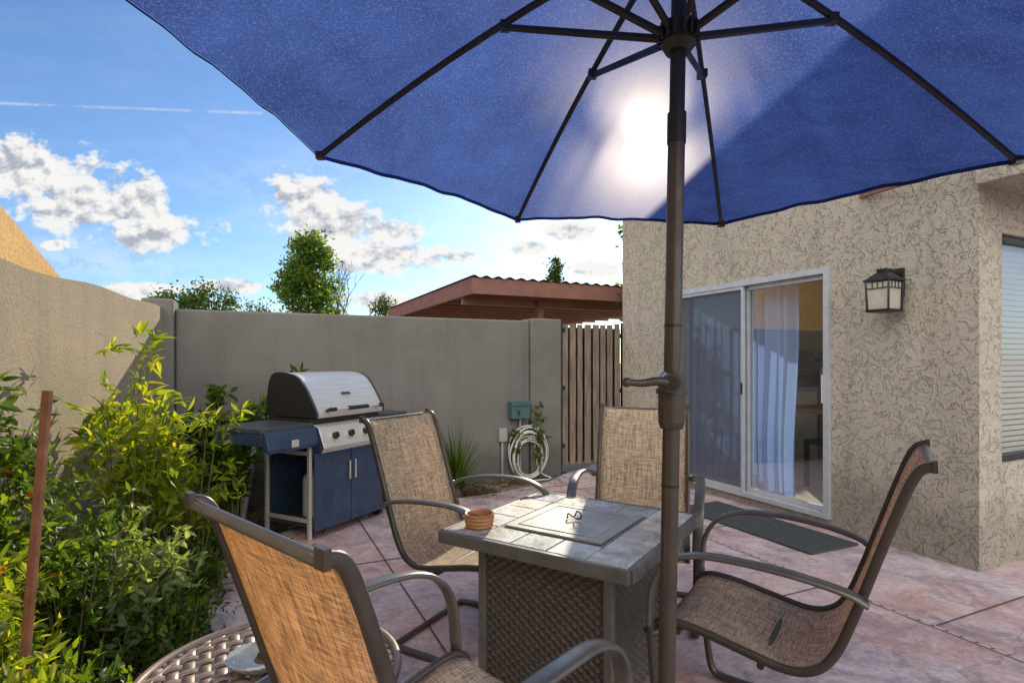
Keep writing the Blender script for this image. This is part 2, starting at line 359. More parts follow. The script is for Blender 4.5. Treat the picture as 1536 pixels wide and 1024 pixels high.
# ------------------------------------------------------------ ground
g=B(); S=400
g.add([(-S,-S,-.03),(S,-S,-.03),(S,S,-.03),(-S,S,-.03)],[(0,1,2,3)],m_ground); g.obj('ground')
def polysheet(name,pts,z,mat,thick=0):
    bm=bmesh.new(); vs=[bm.verts.new((x,y,z)) for x,y in pts]; f=bm.faces.new(vs)
    bm.normal_update()
    if f.normal.z<0: f.normal_flip()
    if thick:
        r=bmesh.ops.extrude_face_region(bm,geom=[f])
        for v in [x for x in r['geom'] if isinstance(x,bmesh.types.BMVert)]: v.co.z-=thick
        bmesh.ops.recalc_face_normals(bm,faces=bm.faces)
    bmesh.ops.triangulate(bm,faces=bm.faces)
    me=bpy.data.meshes.new(name); bm.to_mesh(me); bm.free(); me.materials.append(mat)
    o=bpy.data.objects.new(name,me); COL.objects.link(o); return o
bed_edge=[(-1.0,-3),(-1.15,.6),(-1.25,1.4),(-1.40,2.1),(-1.55,2.6),(-1.72,3.2),(-1.86,3.7),(-1.82,4.0),(-1.62,4.3),(-1.35,4.55),(-1.05,4.85),(-.7,5.12),(-.3,5.32),(.1,5.62),(.4,5.95),(.56,6.29)]
patio=polysheet('patio',bed_edge+[(1.5,7.6),(9,10),(9,-3)],0.0,m_patio,.028)
def mul(u,v):
    x=-3.4+u*4.3; y=-1+v*7.6
    return (x,y,min(-.006,-.032+.022*math.sin(x*7+1.3*y)*math.cos(y*5.1)+.012*math.sin(x*23)*math.cos(y*19+x)))
b_=B(); b_.grid(mul,90,140,m_mulch); b_.obj('mulch_bed')
j=B()
def gl(s0,t0,s1,t1,wd,mat,z=.004):
    a=Vector((t0,s0,z));b2=Vector((t1,s1,z));n=(b2-a).normalized().cross(Vector((0,0,1)))*wd/2
    j.add([a-n,b2-n,b2+n,a+n],[(0,1,2,3)],mat)
def toh(x,y): return MH.inverted()@Vector((x,y,0))
jt=toh(1.316,4.22).x
gl(-6,jt,4.2,jt,.026,m_bead)
for i in range(170): gl(-6+i*.06,jt,-6+i*.06+.014,jt,.012,m_joint,.006)
for s_ in (-2.6,-1.2,.25,1.7,3.1): gl(s_,jt-4.2 if s_<2 else jt-2.0,s_,jt-.014,.010,m_joint)
for s_ in (-1.9,-.3,1.35,2.9): gl(s_,jt+.014,s_,jt+(1.28 if s_>0 else 4),.010,m_joint)
gl(-5,jt-2.2,3.3,jt-2.2,.010,m_joint)
j.obj('patio_joints',None,MH)
# ------------------------------------------------------------ house
H=empty('stucco_house',MH)
L=3.60
def rz(y): return 3.90-.37*abs(y-1.25)
wb=B(); T=.16
D0,D1,DZ0,DZ1=.954,2.663,.076,1.988
wb.prism([(0,0,0),(0,D0,0),(0,D0,rz(D0)),(0,0,rz(0))],(T,0,0),m_fac)
wb.prism([(0,D1,0),(0,L,0),(0,L,rz(L)),(0,D1,rz(D1))],(T,0,0),m_fac)
wb.prism([(0,D0,DZ1),(0,D1,DZ1),(0,D1,rz(D1)),(0,1.25,rz(1.25)),(0,D0,rz(D0))],(T,0,0),m_fac)
wb.prism([(0,D0,0),(0,D1,0),(0,D1,DZ0),(0,D0,DZ0)],(T,0,0),m_fac)
WX0,WX1,WZ0,WZ1=.254,1.75,.635,2.07
def nb_(x0,x1,z0,z1): wb.bx(x0,x1,.001,T,z0,z1,m_fac)
nb_(T,WX0,0,rz(0)); nb_(WX1,7,0,rz(0)); nb_(WX0,WX1,0,WZ0); nb_(WX0,WX1,WZ1,rz(0))
KX0,KX1,KZ0,KZ1=.45,2.25,.5,2.3  # opening added in the far wall, out of view, so sun brightens the room
for (x0,x1,z0,z1) in ((T,KX0,0,rz(L)-.01),(KX1,7,0,rz(L)-.01),(KX0,KX1,0,KZ0),(KX0,KX1,KZ1,rz(L)-.01)): wb.bx(x0,x1,L-T,L-.001,z0,z1,m_fac)
wb.bx(6.85,7,T,L-T,0,3.0,m_fac)
wb.obj('walls',H)
rb=B()
for (ya,yb) in ((-.3,1.25),(1.25,L+.04)):
    rb.prism([(-.10,ya,rz(ya)+.005),(-.10,yb,rz(yb)+.005),(-.10,yb,rz(yb)+.12),(-.10,ya,rz(ya)+.12)],(7.4,0,0),m_roof)
rb.obj('roof',H)
tb=B()
tb.bx(-.05,6,-.42,-.002,2.33,2.50,m_fac)
tb.bx(-.055,6.02,-.46,-.425,2.30,2.53,m_redwood)
tb.prism([(-.30,-.10,2.38),(-.03,.72,2.44),(-.03,.72,2.47),(-.30,-.10,2.42)],(.027,0,0),m_redl)
tb.obj('eave_beam',H,None,.004)
# door
db=B(); fw=.045
db.bx(-.03,.10,D0,D1,DZ1-fw,DZ1,m_white); db.bx(-.04,.10,D0,D1,DZ0,DZ0+.035,m_white)
db.bx(-.032,.10,D0,D0+fw,DZ0+.036,DZ1-fw-.001,m_white); db.bx(-.032,.10,D1-fw,D1,DZ0+.036,DZ1-fw-.001,m_white)
za,zb=DZ0+.037,DZ1-fw-.002
def leaf(y0,y1,x0,x1,sw,mat):
    db.bx(x0,x1,y0,y0+sw,za,zb,mat); db.bx(x0,x1,y1-sw,y1,za,zb,mat)
    db.bx(x0,x1,y0+sw,y1-sw,za,za+sw,mat); db.bx(x0,x1,y0+sw,y1-sw,zb-sw,zb,mat)
leaf(D0+fw+.002,1.80,.03,.06,.035,m_white)
leaf(1.77,D1-fw-.002,.065,.095,.035,m_white)
leaf(1.775,D1-fw-.004,-.02,.0,.028,m_white)
db.bx(-.005,.028,D0+fw+.01,D0+fw+.035,.95,1.17,m_whitep)
db.bx(-.028,-.021,1.785,1.80,.98,1.08,m_dark)
db.obj('door_frame',H,None,.003)
gb=B()
gb.add([(.045,D0+.09,za+.04),(.045,1.76,za+.04),(.045,1.76,zb-.04),(.045,D0+.09,zb-.04)],[(0,1,2,3)],m_glass)
gb.add([(.08,1.82,za+.045),(.08,D1-.09,za+.045),(.08,D1-.09,zb-.045),(.08,1.82,zb-.045)],[(0,1,2,3)],m_glass2)
gb.obj('door_glass',H)
sb=B(); sb.add([(-.01,1.80,za+.03),(-.01,D1-.08,za+.03),(-.01,D1-.08,zb-.03),(-.01,1.80,zb-.03)],[(0,1,2,3)],m_screen); sb.obj('screen',H)
cb_=B()
cb_.grid(lambda u,v:(.26+.035*math.sin(u*2*math.pi*4.5+.5*math.sin(v*3))+.02*math.sin(u*17+v*2),1.46+u*.48-(.06*(1-v)*(u-.5))+.03*math.sin(v*5)*(1-v),.10+v*1.85),90,14,m_curt)
cb_.grid(lambda u,v:(.24+.03*math.sin(u*2*math.pi*9+.5*math.sin(v*3))+.015*math.sin(u*31),1.97+u*.95,.10+v*1.85),150,10,m_curt)
cb_.obj('curtains',H)
ib=B()
ib.bx(T+.002,5,T+.002,L-T-.002,.02,.07,m_floorint)
ib.bx(4.6,4.7,T+.01,L-T-.01,.07,2.5,m_int); ib.bx(1.80,4.6,T+.005,T+.02,.07,2.5,m_int)
ib.bx(T+.01,4.7,T+.01,L-T-.01,2.5,2.56,m_int); ib.bx(KX1+.02,4.59,L-T-.02,L-T-.005,.07,2.49,m_int)
y0_=L-T-.02
ib.bx(2.35,4.58,y0_-.6,y0_-.001,.07,.90,m_cab); ib.bx(2.32,4.58,y0_-.63,y0_-.001,.905,.945,m_grout); ib.bx(2.35,4.58,y0_-.35,y0_-.001,1.42,2.2,m_cab)
for i in range(5): ib.bx(2.40+i*.44,2.78+i*.44,y0_-.365,y0_-.351,1.45,2.17,m_cab); ib.bx(2.40+i*.44,2.78+i*.44,y0_-.615,y0_-.601,.12,.86,m_cab)
for k in range(6):
    for r_ in range(9):
        c_=random.choice([m_grey,m_slate,m_tabw,m_edge])
        x0=2.36+r_*.245+(.12 if k%2 else 0); ib.bx(x0,min(x0+.238,4.57),y0_-.014,y0_-.002,.95+k*.076,.95+k*.076+.07,c_)
ib.cyl((2.9,y0_-.3,.95),(2.9,y0_-.3,1.2),.06,m_steel); ib.bx(3.2,3.6,y0_-.45,y0_-.15,.95,1.2,m_dark)
ib.obj('interior',H)
kb=B(); tx,ty=1.75,1.95
kb.bx(tx-.55,tx+.55,ty-.5,ty+.5,.74,.785,m_tabw)
for a in(-.47,.47):
    for b3 in(-.42,.42): kb.bx(tx+a-.03,tx+a+.03,ty+b3-.03,ty+b3+.03,.07,.74,m_dark)
for a,b3 in((1.05,1.65),(1.75,1.2),(2.5,1.7)):
    kb.bx(a-.2,a+.2,b3-.2,b3+.2,.48,.52,m_dark)
    for i in(-.18,.18):
        for k in(-.18,.18): kb.bx(a+i-.018,a+i+.018,b3+k-.018,b3+k+.018,.07,.48,m_dark)
    kb.bx(a-.2,a+.2,b3-.2,b3-.17,.53,.92,m_dark)
kb.cyl((tx-.1,ty-.1,.785),(tx-.1,ty-.1,.95),.04,m_whitep,.05); kb.cyl((tx-.35,ty-.2,.785),(tx-.35,ty-.2,.87),.10,m_dark,.13); kb.cyl((tx-.2,ty-.38,.785),(tx-.2,ty-.38,.89),.035,m_tabw,.04)
for i in range(30): kb.sphere((tx-.1+random.uniform(-.1,.1),ty-.1+random.uniform(-.1,.1),1.04+random.uniform(-.06,.1)),.028,m_whitep,6,4)
kb.obj('dining_table',H)
wn=B()
for (x0,x1,z0,z1) in ((WX0,WX0+.04,WZ0,WZ1),(WX1-.04,WX1,WZ0,WZ1),(WX0+.04,WX1-.04,WZ0,WZ0+.04),(WX0+.04,WX1-.04,WZ1-.04,WZ1)): wn.bx(x0,x1,.03,.09,z0,z1,m_dark)
for i in range(38):
    z=WZ0+.05+i*.036
    wn.box(((WX0+WX1)/2,.105,z),(WX1-WX0-.1,.034,.002),m_blind,Matrix.Rotation(-1.1,3,'X'))
wn.add([(WX0+.04,.06,WZ0+.04),(WX1-.04,.06,WZ0+.04),(WX1-.04,.06,WZ1-.04),(WX0+.04,.06,WZ1-.04)],[(0,1,2,3)],m_glassw)
wn.obj('window',H)
# lantern
lb=B(); lx,ly=-.135,.478
lb.bx(-.022,-.002,ly-.055,ly+.055,1.71,1.90,m_black)
lb.bx(-.14,-.02,ly-.012,ly+.012,1.855,1.88,m_black)
def fr4(z0,r0,z1,r1,mat):
    a=[(lx-r0,ly-r0,z0),(lx+r0,ly-r0,z0),(lx+r0,ly+r0,z0),(lx-r0,ly+r0,z0)]; c_=[(lx-r1,ly-r1,z1),(lx+r1,ly-r1,z1),(lx+r1,ly+r1,z1),(lx-r1,ly+r1,z1)]
    lb.add(a+c_,[(0,1,5,4),(1,2,6,5),(2,3,7,6),(3,0,4,7),(3,2,1,0),(4,5,6,7)],mat)
fr4(1.60,.075,1.618,.08,m_black); fr4(1.619,.064,1.80,.070,m_lglass); fr4(1.805,.088,1.822,.088,m_black); fr4(1.823,.078,1.865,.035,m_black); fr4(1.866,.03,1.89,.035,m_black)
for a in(-1,1):
    for b3 in(-1,1): lb.cyl((lx+a*.07,ly+b3*.07,1.618),(lx+a*.077,ly+b3*.077,1.805),.007,m_black,n=6)
for a in (-1,1):
    for k in (-.035,0,.035):
        lb.bx(lx+a*.072-.003,lx+a*.072+.003,ly+k-.0025,ly+k+.0025,1.76,1.804,m_black); lb.bx(lx+k-.0025,lx+k+.0025,ly+a*.072-.003,ly+a*.072+.003,1.76,1.804,m_black)
    lb.bx(lx+a*.073-.003,lx+a*.073+.003,ly-.07,ly+.07,1.755,1.761,m_black); lb.bx(lx-.07,lx+.07,ly+a*.073-.003,ly+a*.073+.003,1.755,1.761,m_black)
lb.obj('wall_lantern',None,MH,.002)
# ------------------------------------------------------------ garden walls
MW=frame((.538,6.28),e,d)
b_=B(); b_.bx(-3.72,-.38,0,.2,-.05,1.715,m_wall); b_.bx(-.379,0,-.04,.24,-.05,1.74,m_wall)
b_.bx(-3.95,-3.721,-.10,.25,-.05,1.79,m_wall); b_.bx(-4.05,-3.951,0,.2,-.05,1.72,m_wall)
b_.obj('rear_garden_wall',None,MW,.02,3)
ML=frame((-2.9,4.7),(.339/1.056,-1/1.056),(1/1.056,.339/1.056))
b_=B()
def topz(x): return 1.70+.012*math.sin(x*1.9)+.01*math.sin(x*5)
N=60
for i in range(N):
    x0=-.3+i*(7.5/N); x1=x0+7.5/N
    vs=[(x0,-.2,-.05),(x1,-.2,-.05),(x1,0,-.05),(x0,0,-.05),(x0,-.2,topz(x0)),(x1,-.2,topz(x1)),(x1,0,topz(x1)),(x0,0,topz(x0))]
    b_.add(vs,[(2,3,7,6),(0,1,5,4),(4,5,6,7)],m_wallL,False)
b_.obj('side_garden_wall',None,ML)
nbb=B()
nbb.prism([(1.12,-.24,0),(1.12,-.24,1.68),(6.6,-.24,3.80),(9.5,-.24,2.4),(9.5,-.24,0)],(0,-4,0),m_neigh)
nbb.obj('neighbour_house',None,ML)
nb2=B(); nb2.prism([(-8.6,2.0,0),(-8.6,8.4,0),(-8.6,8.4,3.1),(-8.6,4.5,4.9),(-8.6,2.0,3.7)],(-4,0,0),m_neigh); nb2.obj('neighbour_house')
# gate
gt=B()
xs=.035
while xs<.82:
    wd_=random.uniform(.06,.085)
    gt.bx(xs,min(xs+wd_,.86),.0,.02,.10+random.uniform(0,.015),1.70+random.uniform(-.015,.015),m_wood); xs+=wd_+random.uniform(.022,.036)
for z in(.22,.9,1.55): gt.bx(.0,.875,.025,.06,z,z+.05,m_dark)
gt.bx(-.0,.028,-.005,.06,.06,1.73,m_dark); gt.bx(.862,.885,-.005,.06,.06,1.73,m_dark)
gt.bx(.03,.86,.062,.075,.12,1.66,m_dark)  # dark sheet added behind the slats so the gaps look shaded
for z in (.3,.95,1.6): gt.bx(-.005,.06,-.012,-.006,z,z+.05,m_black)
gt.obj('wooden_gate',None,MW,.003)
# hose, box
hb=B()
for i in range(7):
    r=.265-.014*i+random.uniform(-.01,.01); ph=random.random()*6; yy=-.05-.016*(i%4)
    hb.sweep([(-.42+r*.86*math.cos(a)+.008*math.cos(3*a+ph),yy+.006*math.sin(2*a+ph),.29+r*1.06*math.sin(a)-.01*i+.006*math.sin(2*a+ph)) for a in [2*math.pi*k/40 for k in range(40)]],.017,.017,m_hose,(0,1,0),8,True,1)
hb.sweep(catmull([(-.44,-.06,.03),(-.5,-.14,.012),(-.35,-.2,.012),(-.2,-.15,.012),(-.3,-.06,.1),(-.36,-.05,.5)]),.017,.017,m_hose,None,8,sq=1)
hb.cyl((-.42,0,.44),(-.42,-.09,.44),.03,m_grey)
hb.obj('garden_hose',None,MW)
b_=B(); b_.bx(-.64,-.42,-.10,-.002,.66,.84,m_teal); b_.bx(-.65,-.41,-.112,-.102,.80,.85,m_teal); b_.cyl((-.52,-.05,.66),(-.52,-.05,.05),.011,m_grey); b_.obj('hose_timer_box',None,MW,.008)
b_=B(); b_.bx(-.76,-.67,-.05,-.002,.42,.56,m_grey); b_.cyl((-.72,-.03,.42),(-.72,-.03,0),.012,m_grey); b_.obj('outlet_box',None,MW,.005)
# ------------------------------------------------------------ carport etc
MC=frame((-.675,9.46),e,d)
b_=B(); CL,CD=6.0,6.5
b_.bx(0,CL,0,.05,2.42,2.69,m_redwood); b_.bx(0,.05,.051,CD,2.42,2.69,m_redwood); b_.bx(0,CL,CD+.001,CD+.05,2.42,2.69,m_redwood)
b_.grid(lambda u,v:(-.03+u*(CL+.06),-.04+v*(CD+.1),2.715+.018*math.sin(u*CL*2*math.pi/.22)),500,1,m_redwood)
for i in range(9): b_.bx(.051,CL,.5+i*.7,.56+i*.7,2.44,2.60,m_redl)
for (x,y) in((1.6,.6),(5.6,.6),(1.6,6),(5.6,6)): b_.bx(x-.06,x+.06,y-.06,y+.06,0,2.43,m_redwood)
b_.bx(.06,CL,.62,.72,2.30,2.43,m_redl)
b_.obj('carport',None,MC)
m_pale=stucco('pale_stucco',(.5,.44,.38),(.45,.4,.34),(.3,.26,.22),.2,8,False)
b_=B(); b_.bx(-4.0,-1.0,19,25,0,2.75,m_pale)
b_.prism([(-4.2,18.8,2.75),(-.8,18.8,2.75),(-.8,22,3.5),(-4.2,22,3.5)],(0,0,.12),m_pale); b_.obj('distant_house')
# ------------------------------------------------------------ umbrella
UM=empty('patio_umbrella')
A=Vector((.391,1.3,2.296))
tips=[Vector(t) for t in [(1.619,1.785,1.90),(.933,2.494,1.87),(.021,2.57,1.909),(-.721,2.066,2.018),(-.98,1.253,2.15),(-.60,.40,2.16),(.42,-.03,2.10),(1.42,.55,1.98)]]
cn=B(); up=Vector((0,0,1))
def ribp(i,r,off=0):
    p=A.lerp(tips[i%8],r); p.z+=.035*math.sin(math.pi*r)+off; return p
NR=30
for i in range(8):
    def fn_(u,v,i=i):
        bul=4*v*(1-v)
        r=(u)*(1.0-.026*bul*u*u)
        p=ribp(i,r,.014).lerp(ribp(i+1,r,.014),v)
        p.z-= .026*bul*math.sin(math.pi*min(u,1)*.9)
        p.z+=.005*math.sin(u*9+i*2+v*4)*bul+.0035*math.sin(v*23+u*5+i)*bul*u+.0022*math.sin(v*41-u*7+i*3)*bul*u
        return p
    cn.grid(fn_,NR,NR,m_fab)
    hem=[fn_(1,k/NR) for k in range(NR+1)]
    cn.sweep([h_+Vector((0,0,-.004)) for h_ in hem],.004,.014,m_fab,None,6)
cn.obj('canopy',UM)
rbm=B()
for i in range(8):
    pth=[ribp(i,.02+.97*k/10) for k in range(11)]
    rbm.sweep(pth,.014,.020,m_dark,(tips[i]-A).cross(up).normalized(),8)
    rbm.box(ribp(i,.985,.0),(.026,.026,.026),m_black)
    hub=Vector((.386,1.3,2.03)); dr=(tips[i]-A); dr.z=0; dr.normalize()
    j0=hub+dr*.038; j1=ribp(i,.37,-.012)
    rbm.sweep([j0,j1],.013,.018,m_dark,dr.cross(up),8)
    rbm.box(j1+Vector((0,0,.004)),(.026,.026,.024),m_black)
rbm.cyl((.386,1.3,2.005),(.3865,1.3,2.05),.040,m_dark,.040); rbm.cyl((.3855,1.3,1.985),(.386,1.3,2.005),.028,m_dark,.040)
for k in range(16):
    a=k*math.pi/8; rbm.box((.386+.042*math.cos(a),1.3+.042*math.sin(a),2.028),(.012,.008,.036),m_dark,Matrix.Rotation(a,3,'Z'))
rbm.cyl((.389,1.3,2.20),(.3905,1.3,2.30),.04,m_dark)
rbm.obj('ribs',UM)
pl=B()
def pz(z): return Vector((.3495+.0181*z,1.3,z))
pl.cyl(pz(0.05),pz(1.10),.0195,m_bronze,n=28); pl.cyl(pz(1.1),pz(1.84),.0195,m_bronze,n=28)
pl.cyl(pz(1.84),pz(2.30),.0175,m_dark,n=28); pl.cyl(pz(1.775),pz(1.845),.0215,m_dark,n=28)
for z in(1.35,1.12,.98): pl.cyl(pz(z),pz(z+.006),.0205,m_dark,n=28)
pl.obj('pole',UM)
cr=B()
cr.cyl(pz(1.13),pz(1.225),.030,m_bronze,.032,n=28); cr.cyl(pz(1.225),pz(1.245),.032,m_bronze,.024,n=28); cr.cyl(pz(1.195),pz(1.207),.036,m_bronze,n=28); cr.cyl(pz(1.115),pz(1.13),.026,m_bronze,.03,n=28)
c0=pz(1.222)
cr.cyl(c0+Vector((-.01,-.02,0)),c0+Vector((-.018,-.058,0)),.026,m_bronze,.022,n=24); cr.cyl(c0+Vector((-.018,-.058,0)),c0+Vector((-.02,-.066,0)),.016,m_dark,n=20)
cr.sweep(catmull([c0+Vector((-.02,-.055,0)),c0+Vector((-.05,-.058,.004)),c0+Vector((-.085,-.06,.0)),c0+Vector((-.115,-.06,.002))]),.02,.016,m_bronze,(0,0,1),10,sq=.9,taper=(1.2,.7))
cr.sphere(c0+Vector((-.118,-.062,.002)),.011,m_bronze,12,8,(1,.8,1))
cr.obj('crank',UM)
ub=B(); ub.cyl((.3495,1.3,.0),(.3495,1.3,.05),.24,m_dark,.22,n=40); ub.cyl((.3495,1.3,.05),(.3497,1.3,.07),.22,m_dark,.06,n=40); ub.cyl((.35,1.3,.07),pz(.38),.028,m_dark,n=24)
ub.obj('base',UM)
# ------------------------------------------------------------ fire pit table
uu=(.835,-.55); vv=(.55,.835)
MT=frame((.255,2.27),uu,vv)
FT=empty('fire_pit_table',MT); TZ=.62; hs_=.385
tp=B()
tp.bx(-hs_+.02,hs_-.02,-hs_+.02,hs_-.02,TZ-.03,TZ-.006,m_grout)
for sgn in(-1,1):
    tp.bx(-hs_,hs_,sgn*hs_-.011,sgn*hs_+.011,TZ-.045,TZ+.002,m_edge)
    tp.bx(sgn*hs_-.011,sgn*hs_+.011,-hs_+.012,hs_-.012,TZ-.045,TZ+.0015,m_edge)
tp.obj('top_frame',FT,None,.004)
tl_=B(); n5=5; ts=(2*hs_-.024)/n5
for i in range(n5):
    for k in range(n5):
        if 0<i<4 and 0<k<4: continue
        x=-hs_+.012+(i+.5)*ts; y=-hs_+.012+(k+.5)*ts
        tl_.box((x,y,TZ-.004+random.uniform(-.0008,.0008)),(ts-.006,ts-.006,.012),m_slate,Matrix.Rotation(random.uniform(-.004,.004),3,'X'))
tl_.obj('slate_tiles',FT,None,.003)
pt=B()
pt.bx(-.225,.225,-.225,.225,TZ-.012,TZ-.001,m_edge); pt.bx(-.205,.205,-.205,.205,TZ,TZ+.007,m_plate)
for a in (-1,1):
    pt.bx(-.165,.165,a*.165-.003,a*.165+.003,TZ+.007,TZ+.0095,m_plate); pt.bx(a*.165-.003,a*.165+.003,-.161,.161,TZ+.007,TZ+.0095,m_plate)
pt.sweep(catmull([(-.035,0,TZ+.01),(-.03,0,TZ+.03),(-.005,0,TZ+.02),(.01,0,TZ+.045),(.028,0,TZ+.034),(.024,0,TZ+.018),(.0,.0,TZ+.014)]),.006,.006,m_black,None,8,sq=1)
pt.obj('burner_cover',FT,None,.003)
wk=M('wicker',(.085,.072,.062),(.05,.043,.037),30,.42,0,0,200,.001)
bs_=B(); hb_=.262
def side(ax,sg):
    nu,nv=120,110
    def f_(u,v):
        a=-hb_+u*2*hb_; z=.03+v*(TZ-.09); rh=.0165
        row=int((z-.03)/rh)
        dsp=.0065*math.cos(math.pi*a/.022+(math.pi if row%2 else 0))*abs(math.sin(math.pi*(z-.03)/rh))**.6 + .0035*abs(math.sin(math.pi*(z-.03)/rh))
        r=(hb_+dsp)*sg
        return (a,r,z) if ax else (r,a,z)
    bs_.grid(f_,nu,nv,wk)
for ax in(0,1):
    for sg in(-1,1): side(ax,sg)
bs_.obj('wicker_base',FT)
bp=B()
for a in(-1,1):
    for b3 in(-1,1): bp.bx(a*(hb_+.002)-.016,a*(hb_+.002)+.016,b3*(hb_+.002)-.016,b3*(hb_+.002)+.016,.0,TZ-.03,m_edge)
bp.bx(-hb_-.025,hb_+.025,-hb_-.025,hb_+.025,TZ-.065,TZ-.031,m_edge); bp.bx(-hb_-.01,hb_+.01,-hb_-.01,hb_+.01,.01,.035,m_edge)
bp.obj('base_frame',FT,None,.004)
b_=B(); bx_,by_=-.128,2.20; pf=[(0,.004),(.045,.004),(.05,0),(.056,.006),(.053,.012),(.058,.02),(.055,.026),(.060,.034),(.057,.041),(.060,.048),(.056,.054),(.05,.052),(.046,.03),(.042,.012),(0,.010)]
b_.grid(lambda u,v:(bx_+pf[int(round(v*(len(pf)-1)))][0]*math.cos(2*math.pi*u),by_+pf[int(round(v*(len(pf)-1)))][0]*math.sin(2*math.pi*u),TZ+.004+pf[int(round(v*(len(pf)-1)))][1]),36,len(pf)-1,m_bowl,False)
b_.obj('wooden_ashtray')
# ------------------------------------------------------------ chairs
prof=catmull([(0,-.465,1.0),(0,-.435,.985),(0,-.405,.92),(0,-.345,.74),(0,-.29,.57),(0,-.245,.455),(0,-.195,.395),(0,-.12,.375),(0,0,.395),(0,.13,.42),(0,.22,.425),(0,.27,.405),(0,.285,.37)],5)
def chair(o,f):
    f=Vector((f[0],f[1],0)).normalized(); r=Vector((f.y,-f.x,0))
    R=empty('patio_chair',frame(o,(r.x,r.y),(f.x,f.y)))
    sl_=B(); n=len(prof)-1
    def sf(u,v):
        p=prof[int(round(u*n))]; x=(v-.5)*2
        q=prof[min(int(round(u*n))+1,n)]-prof[max(int(round(u*n))-1,0)]; q.normalize(); nn=Vector((0,q.z,-q.y))
        s_=.018*(1-x*x)*(1 if .04<u<.96 else .3)
        return (x*.235,p.y+nn.y*s_,p.z+nn.z*s_)
    sl_.grid(sf,n,12,m_sling); o_=sl_.obj('sling',R)
    so_=o_.modifiers.new('s','SOLIDIFY'); so_.thickness=.003
    fr=B()
    for sx in(-1,1):
        fr.sweep([(sx*.245,p.y,p.z) for p in prof],.022,.026,m_bronze,(1,0,0),12,sq=.7)
        fr.box((sx*.245,prof[0].y-.002,prof[0].z+.0005),(.026,.012,.030),m_bronze)
        ap=catmull([(sx*.262,-.318,.62),(sx*.285,-.27,.648),(sx*.30,-.15,.672),(sx*.305,0,.682),(sx*.30,.13,.672),(sx*.295,.215,.63),(sx*.29,.262,.55),(sx*.285,.275,.42)],6)
        fr.sweep(ap,.046,.018,m_armm,(1,0,0),12,sq=.7)
        fr.sweep(catmull([(sx*.285,.275,.43),(sx*.283,.262,.25),(sx*.28,.245,.1),(sx*.278,.225,.03),(sx*.275,.17,.014),(sx*.272,.0,.014),(sx*.27,-.2,.014),(sx*.262,-.26,.014)],6),.034,.024,m_bronze,(1,0,0),12,sq=.7)
        fr.cyl((sx*.24,.22,.40),(sx*.288,.27,.39),.012,m_bronze); fr.cyl((sx*.28,.276,.40),(sx*.30,.285,.40),.010,m_black,n=10)
        fr.cyl((sx*.24,-.31,.632),(sx*.27,-.315,.632),.011,m_bronze,n=12)
    fr.sweep([(-.262,-.26,.014),(.262,-.26,.014)],.03,.024,m_bronze,None,12,sq=.7)
    fr.cyl((-.24,-.05,.36),(.24,-.05,.36),.011,m_bronze); fr.cyl((-.24,.20,.395),(.24,.20,.395),.011,m_bronze)
    fr.sweep([(-.24,-.462,.992),(.24,-.462,.992)],.022,.014,m_armm,None,12,sq=.7)
    fr.obj('frame',R)
    return R
chair((-.169,2.585),(.873,-.488))
chair((.635,2.84),(-.30,-.954))
chair((.838,1.90),(-.82,.57))
chair((-.135,1.28),(.66,.75))
# ------------------------------------------------------------ side table
ST=empty('side_table',Matrix.Translation((-.70,1.63,0))); sz=.36; sr=.36
b_=B()
b_.sweep([(sr*math.cos(a),sr*math.sin(a),sz) for a in [2*math.pi*k/64 for k in range(64)]],.03,.024,m_sidet,(0,0,1),10,True,.8)
b_.sweep([((sr-.035)*math.cos(a),(sr-.035)*math.sin(a),sz) for a in [2*math.pi*k/64 for k in range(64)]],.012,.012,m_sidet,(0,0,1),8,True,.8)
st_=.042
for i in range(-8,9):
    q=i*st_; hl=math.sqrt(max((sr-.01)**2-q*q,0))
    if hl<.05: continue
    n=int(hl*2/.009)
    for ax in(0,1):
        pts=[]
        for k in range(n+1):
            a=-hl+2*hl*k/n; zz=sz+.004*math.cos(math.pi*a/st_+math.pi*(i%2)+(math.pi if ax else 0))
            pts.append((a,q,zz) if ax==0 else (q,a,zz))
        b_.sweep(pts,.035,.003,m_sidet,(0,1,0) if ax==0 else (1,0,0),4)
b_.obj('top',ST,Matrix.Rotation(.5,4,'Z'))
b_=B()
for k in range(3):
    a=k*2.094+.4; c_,s_=math.cos(a),math.sin(a)
    b_.sweep(catmull([(c_*.3,s_*.3,sz-.01),(c_*.2,s_*.2,.25),(c_*.16,s_*.16,.15),(c_*.3,s_*.3,.015)]),.018,.018,m_sidet,None,8)
b_.obj('legs',ST)
b_=B(); cx,cy=-.75,1.66
def dish(u,v):
    rr=[0,.06,.085,.088,.07,.05,0][int(round(v*6))]; z=[.004,.004,.03,.034,.032,.014,.012][int(round(v*6))]
    k=1+.05*(int(u*48)%2)*(1 if 1<v*6<4 else 0); return (cx+rr*k*math.cos(2*math.pi*u),cy+rr*k*math.sin(2*math.pi*u),sz+.01+z)
b_.grid(dish,48,6,M('pressed_glass',(.40,.42,.42),(.30,.32,.32),20,.1),False); b_.obj('glass_ashtray')
b_=B(); b_.box((-.66,1.52,sz+.024),(.075,.13,.026),m_grey,Matrix.Rotation(-.5,3,'Z')); b_.box((-.66,1.52,sz+.0385),(.06,.10,.003),m_black,Matrix.Rotation(-.5,3,'Z')); b_.obj('cigarette_case',None,None,.004)
b_=B(); b_.bx(-.66,-.18,.62,1.92,.004,.016,m_mat); b_.obj('door_mat',None,MH,.004)
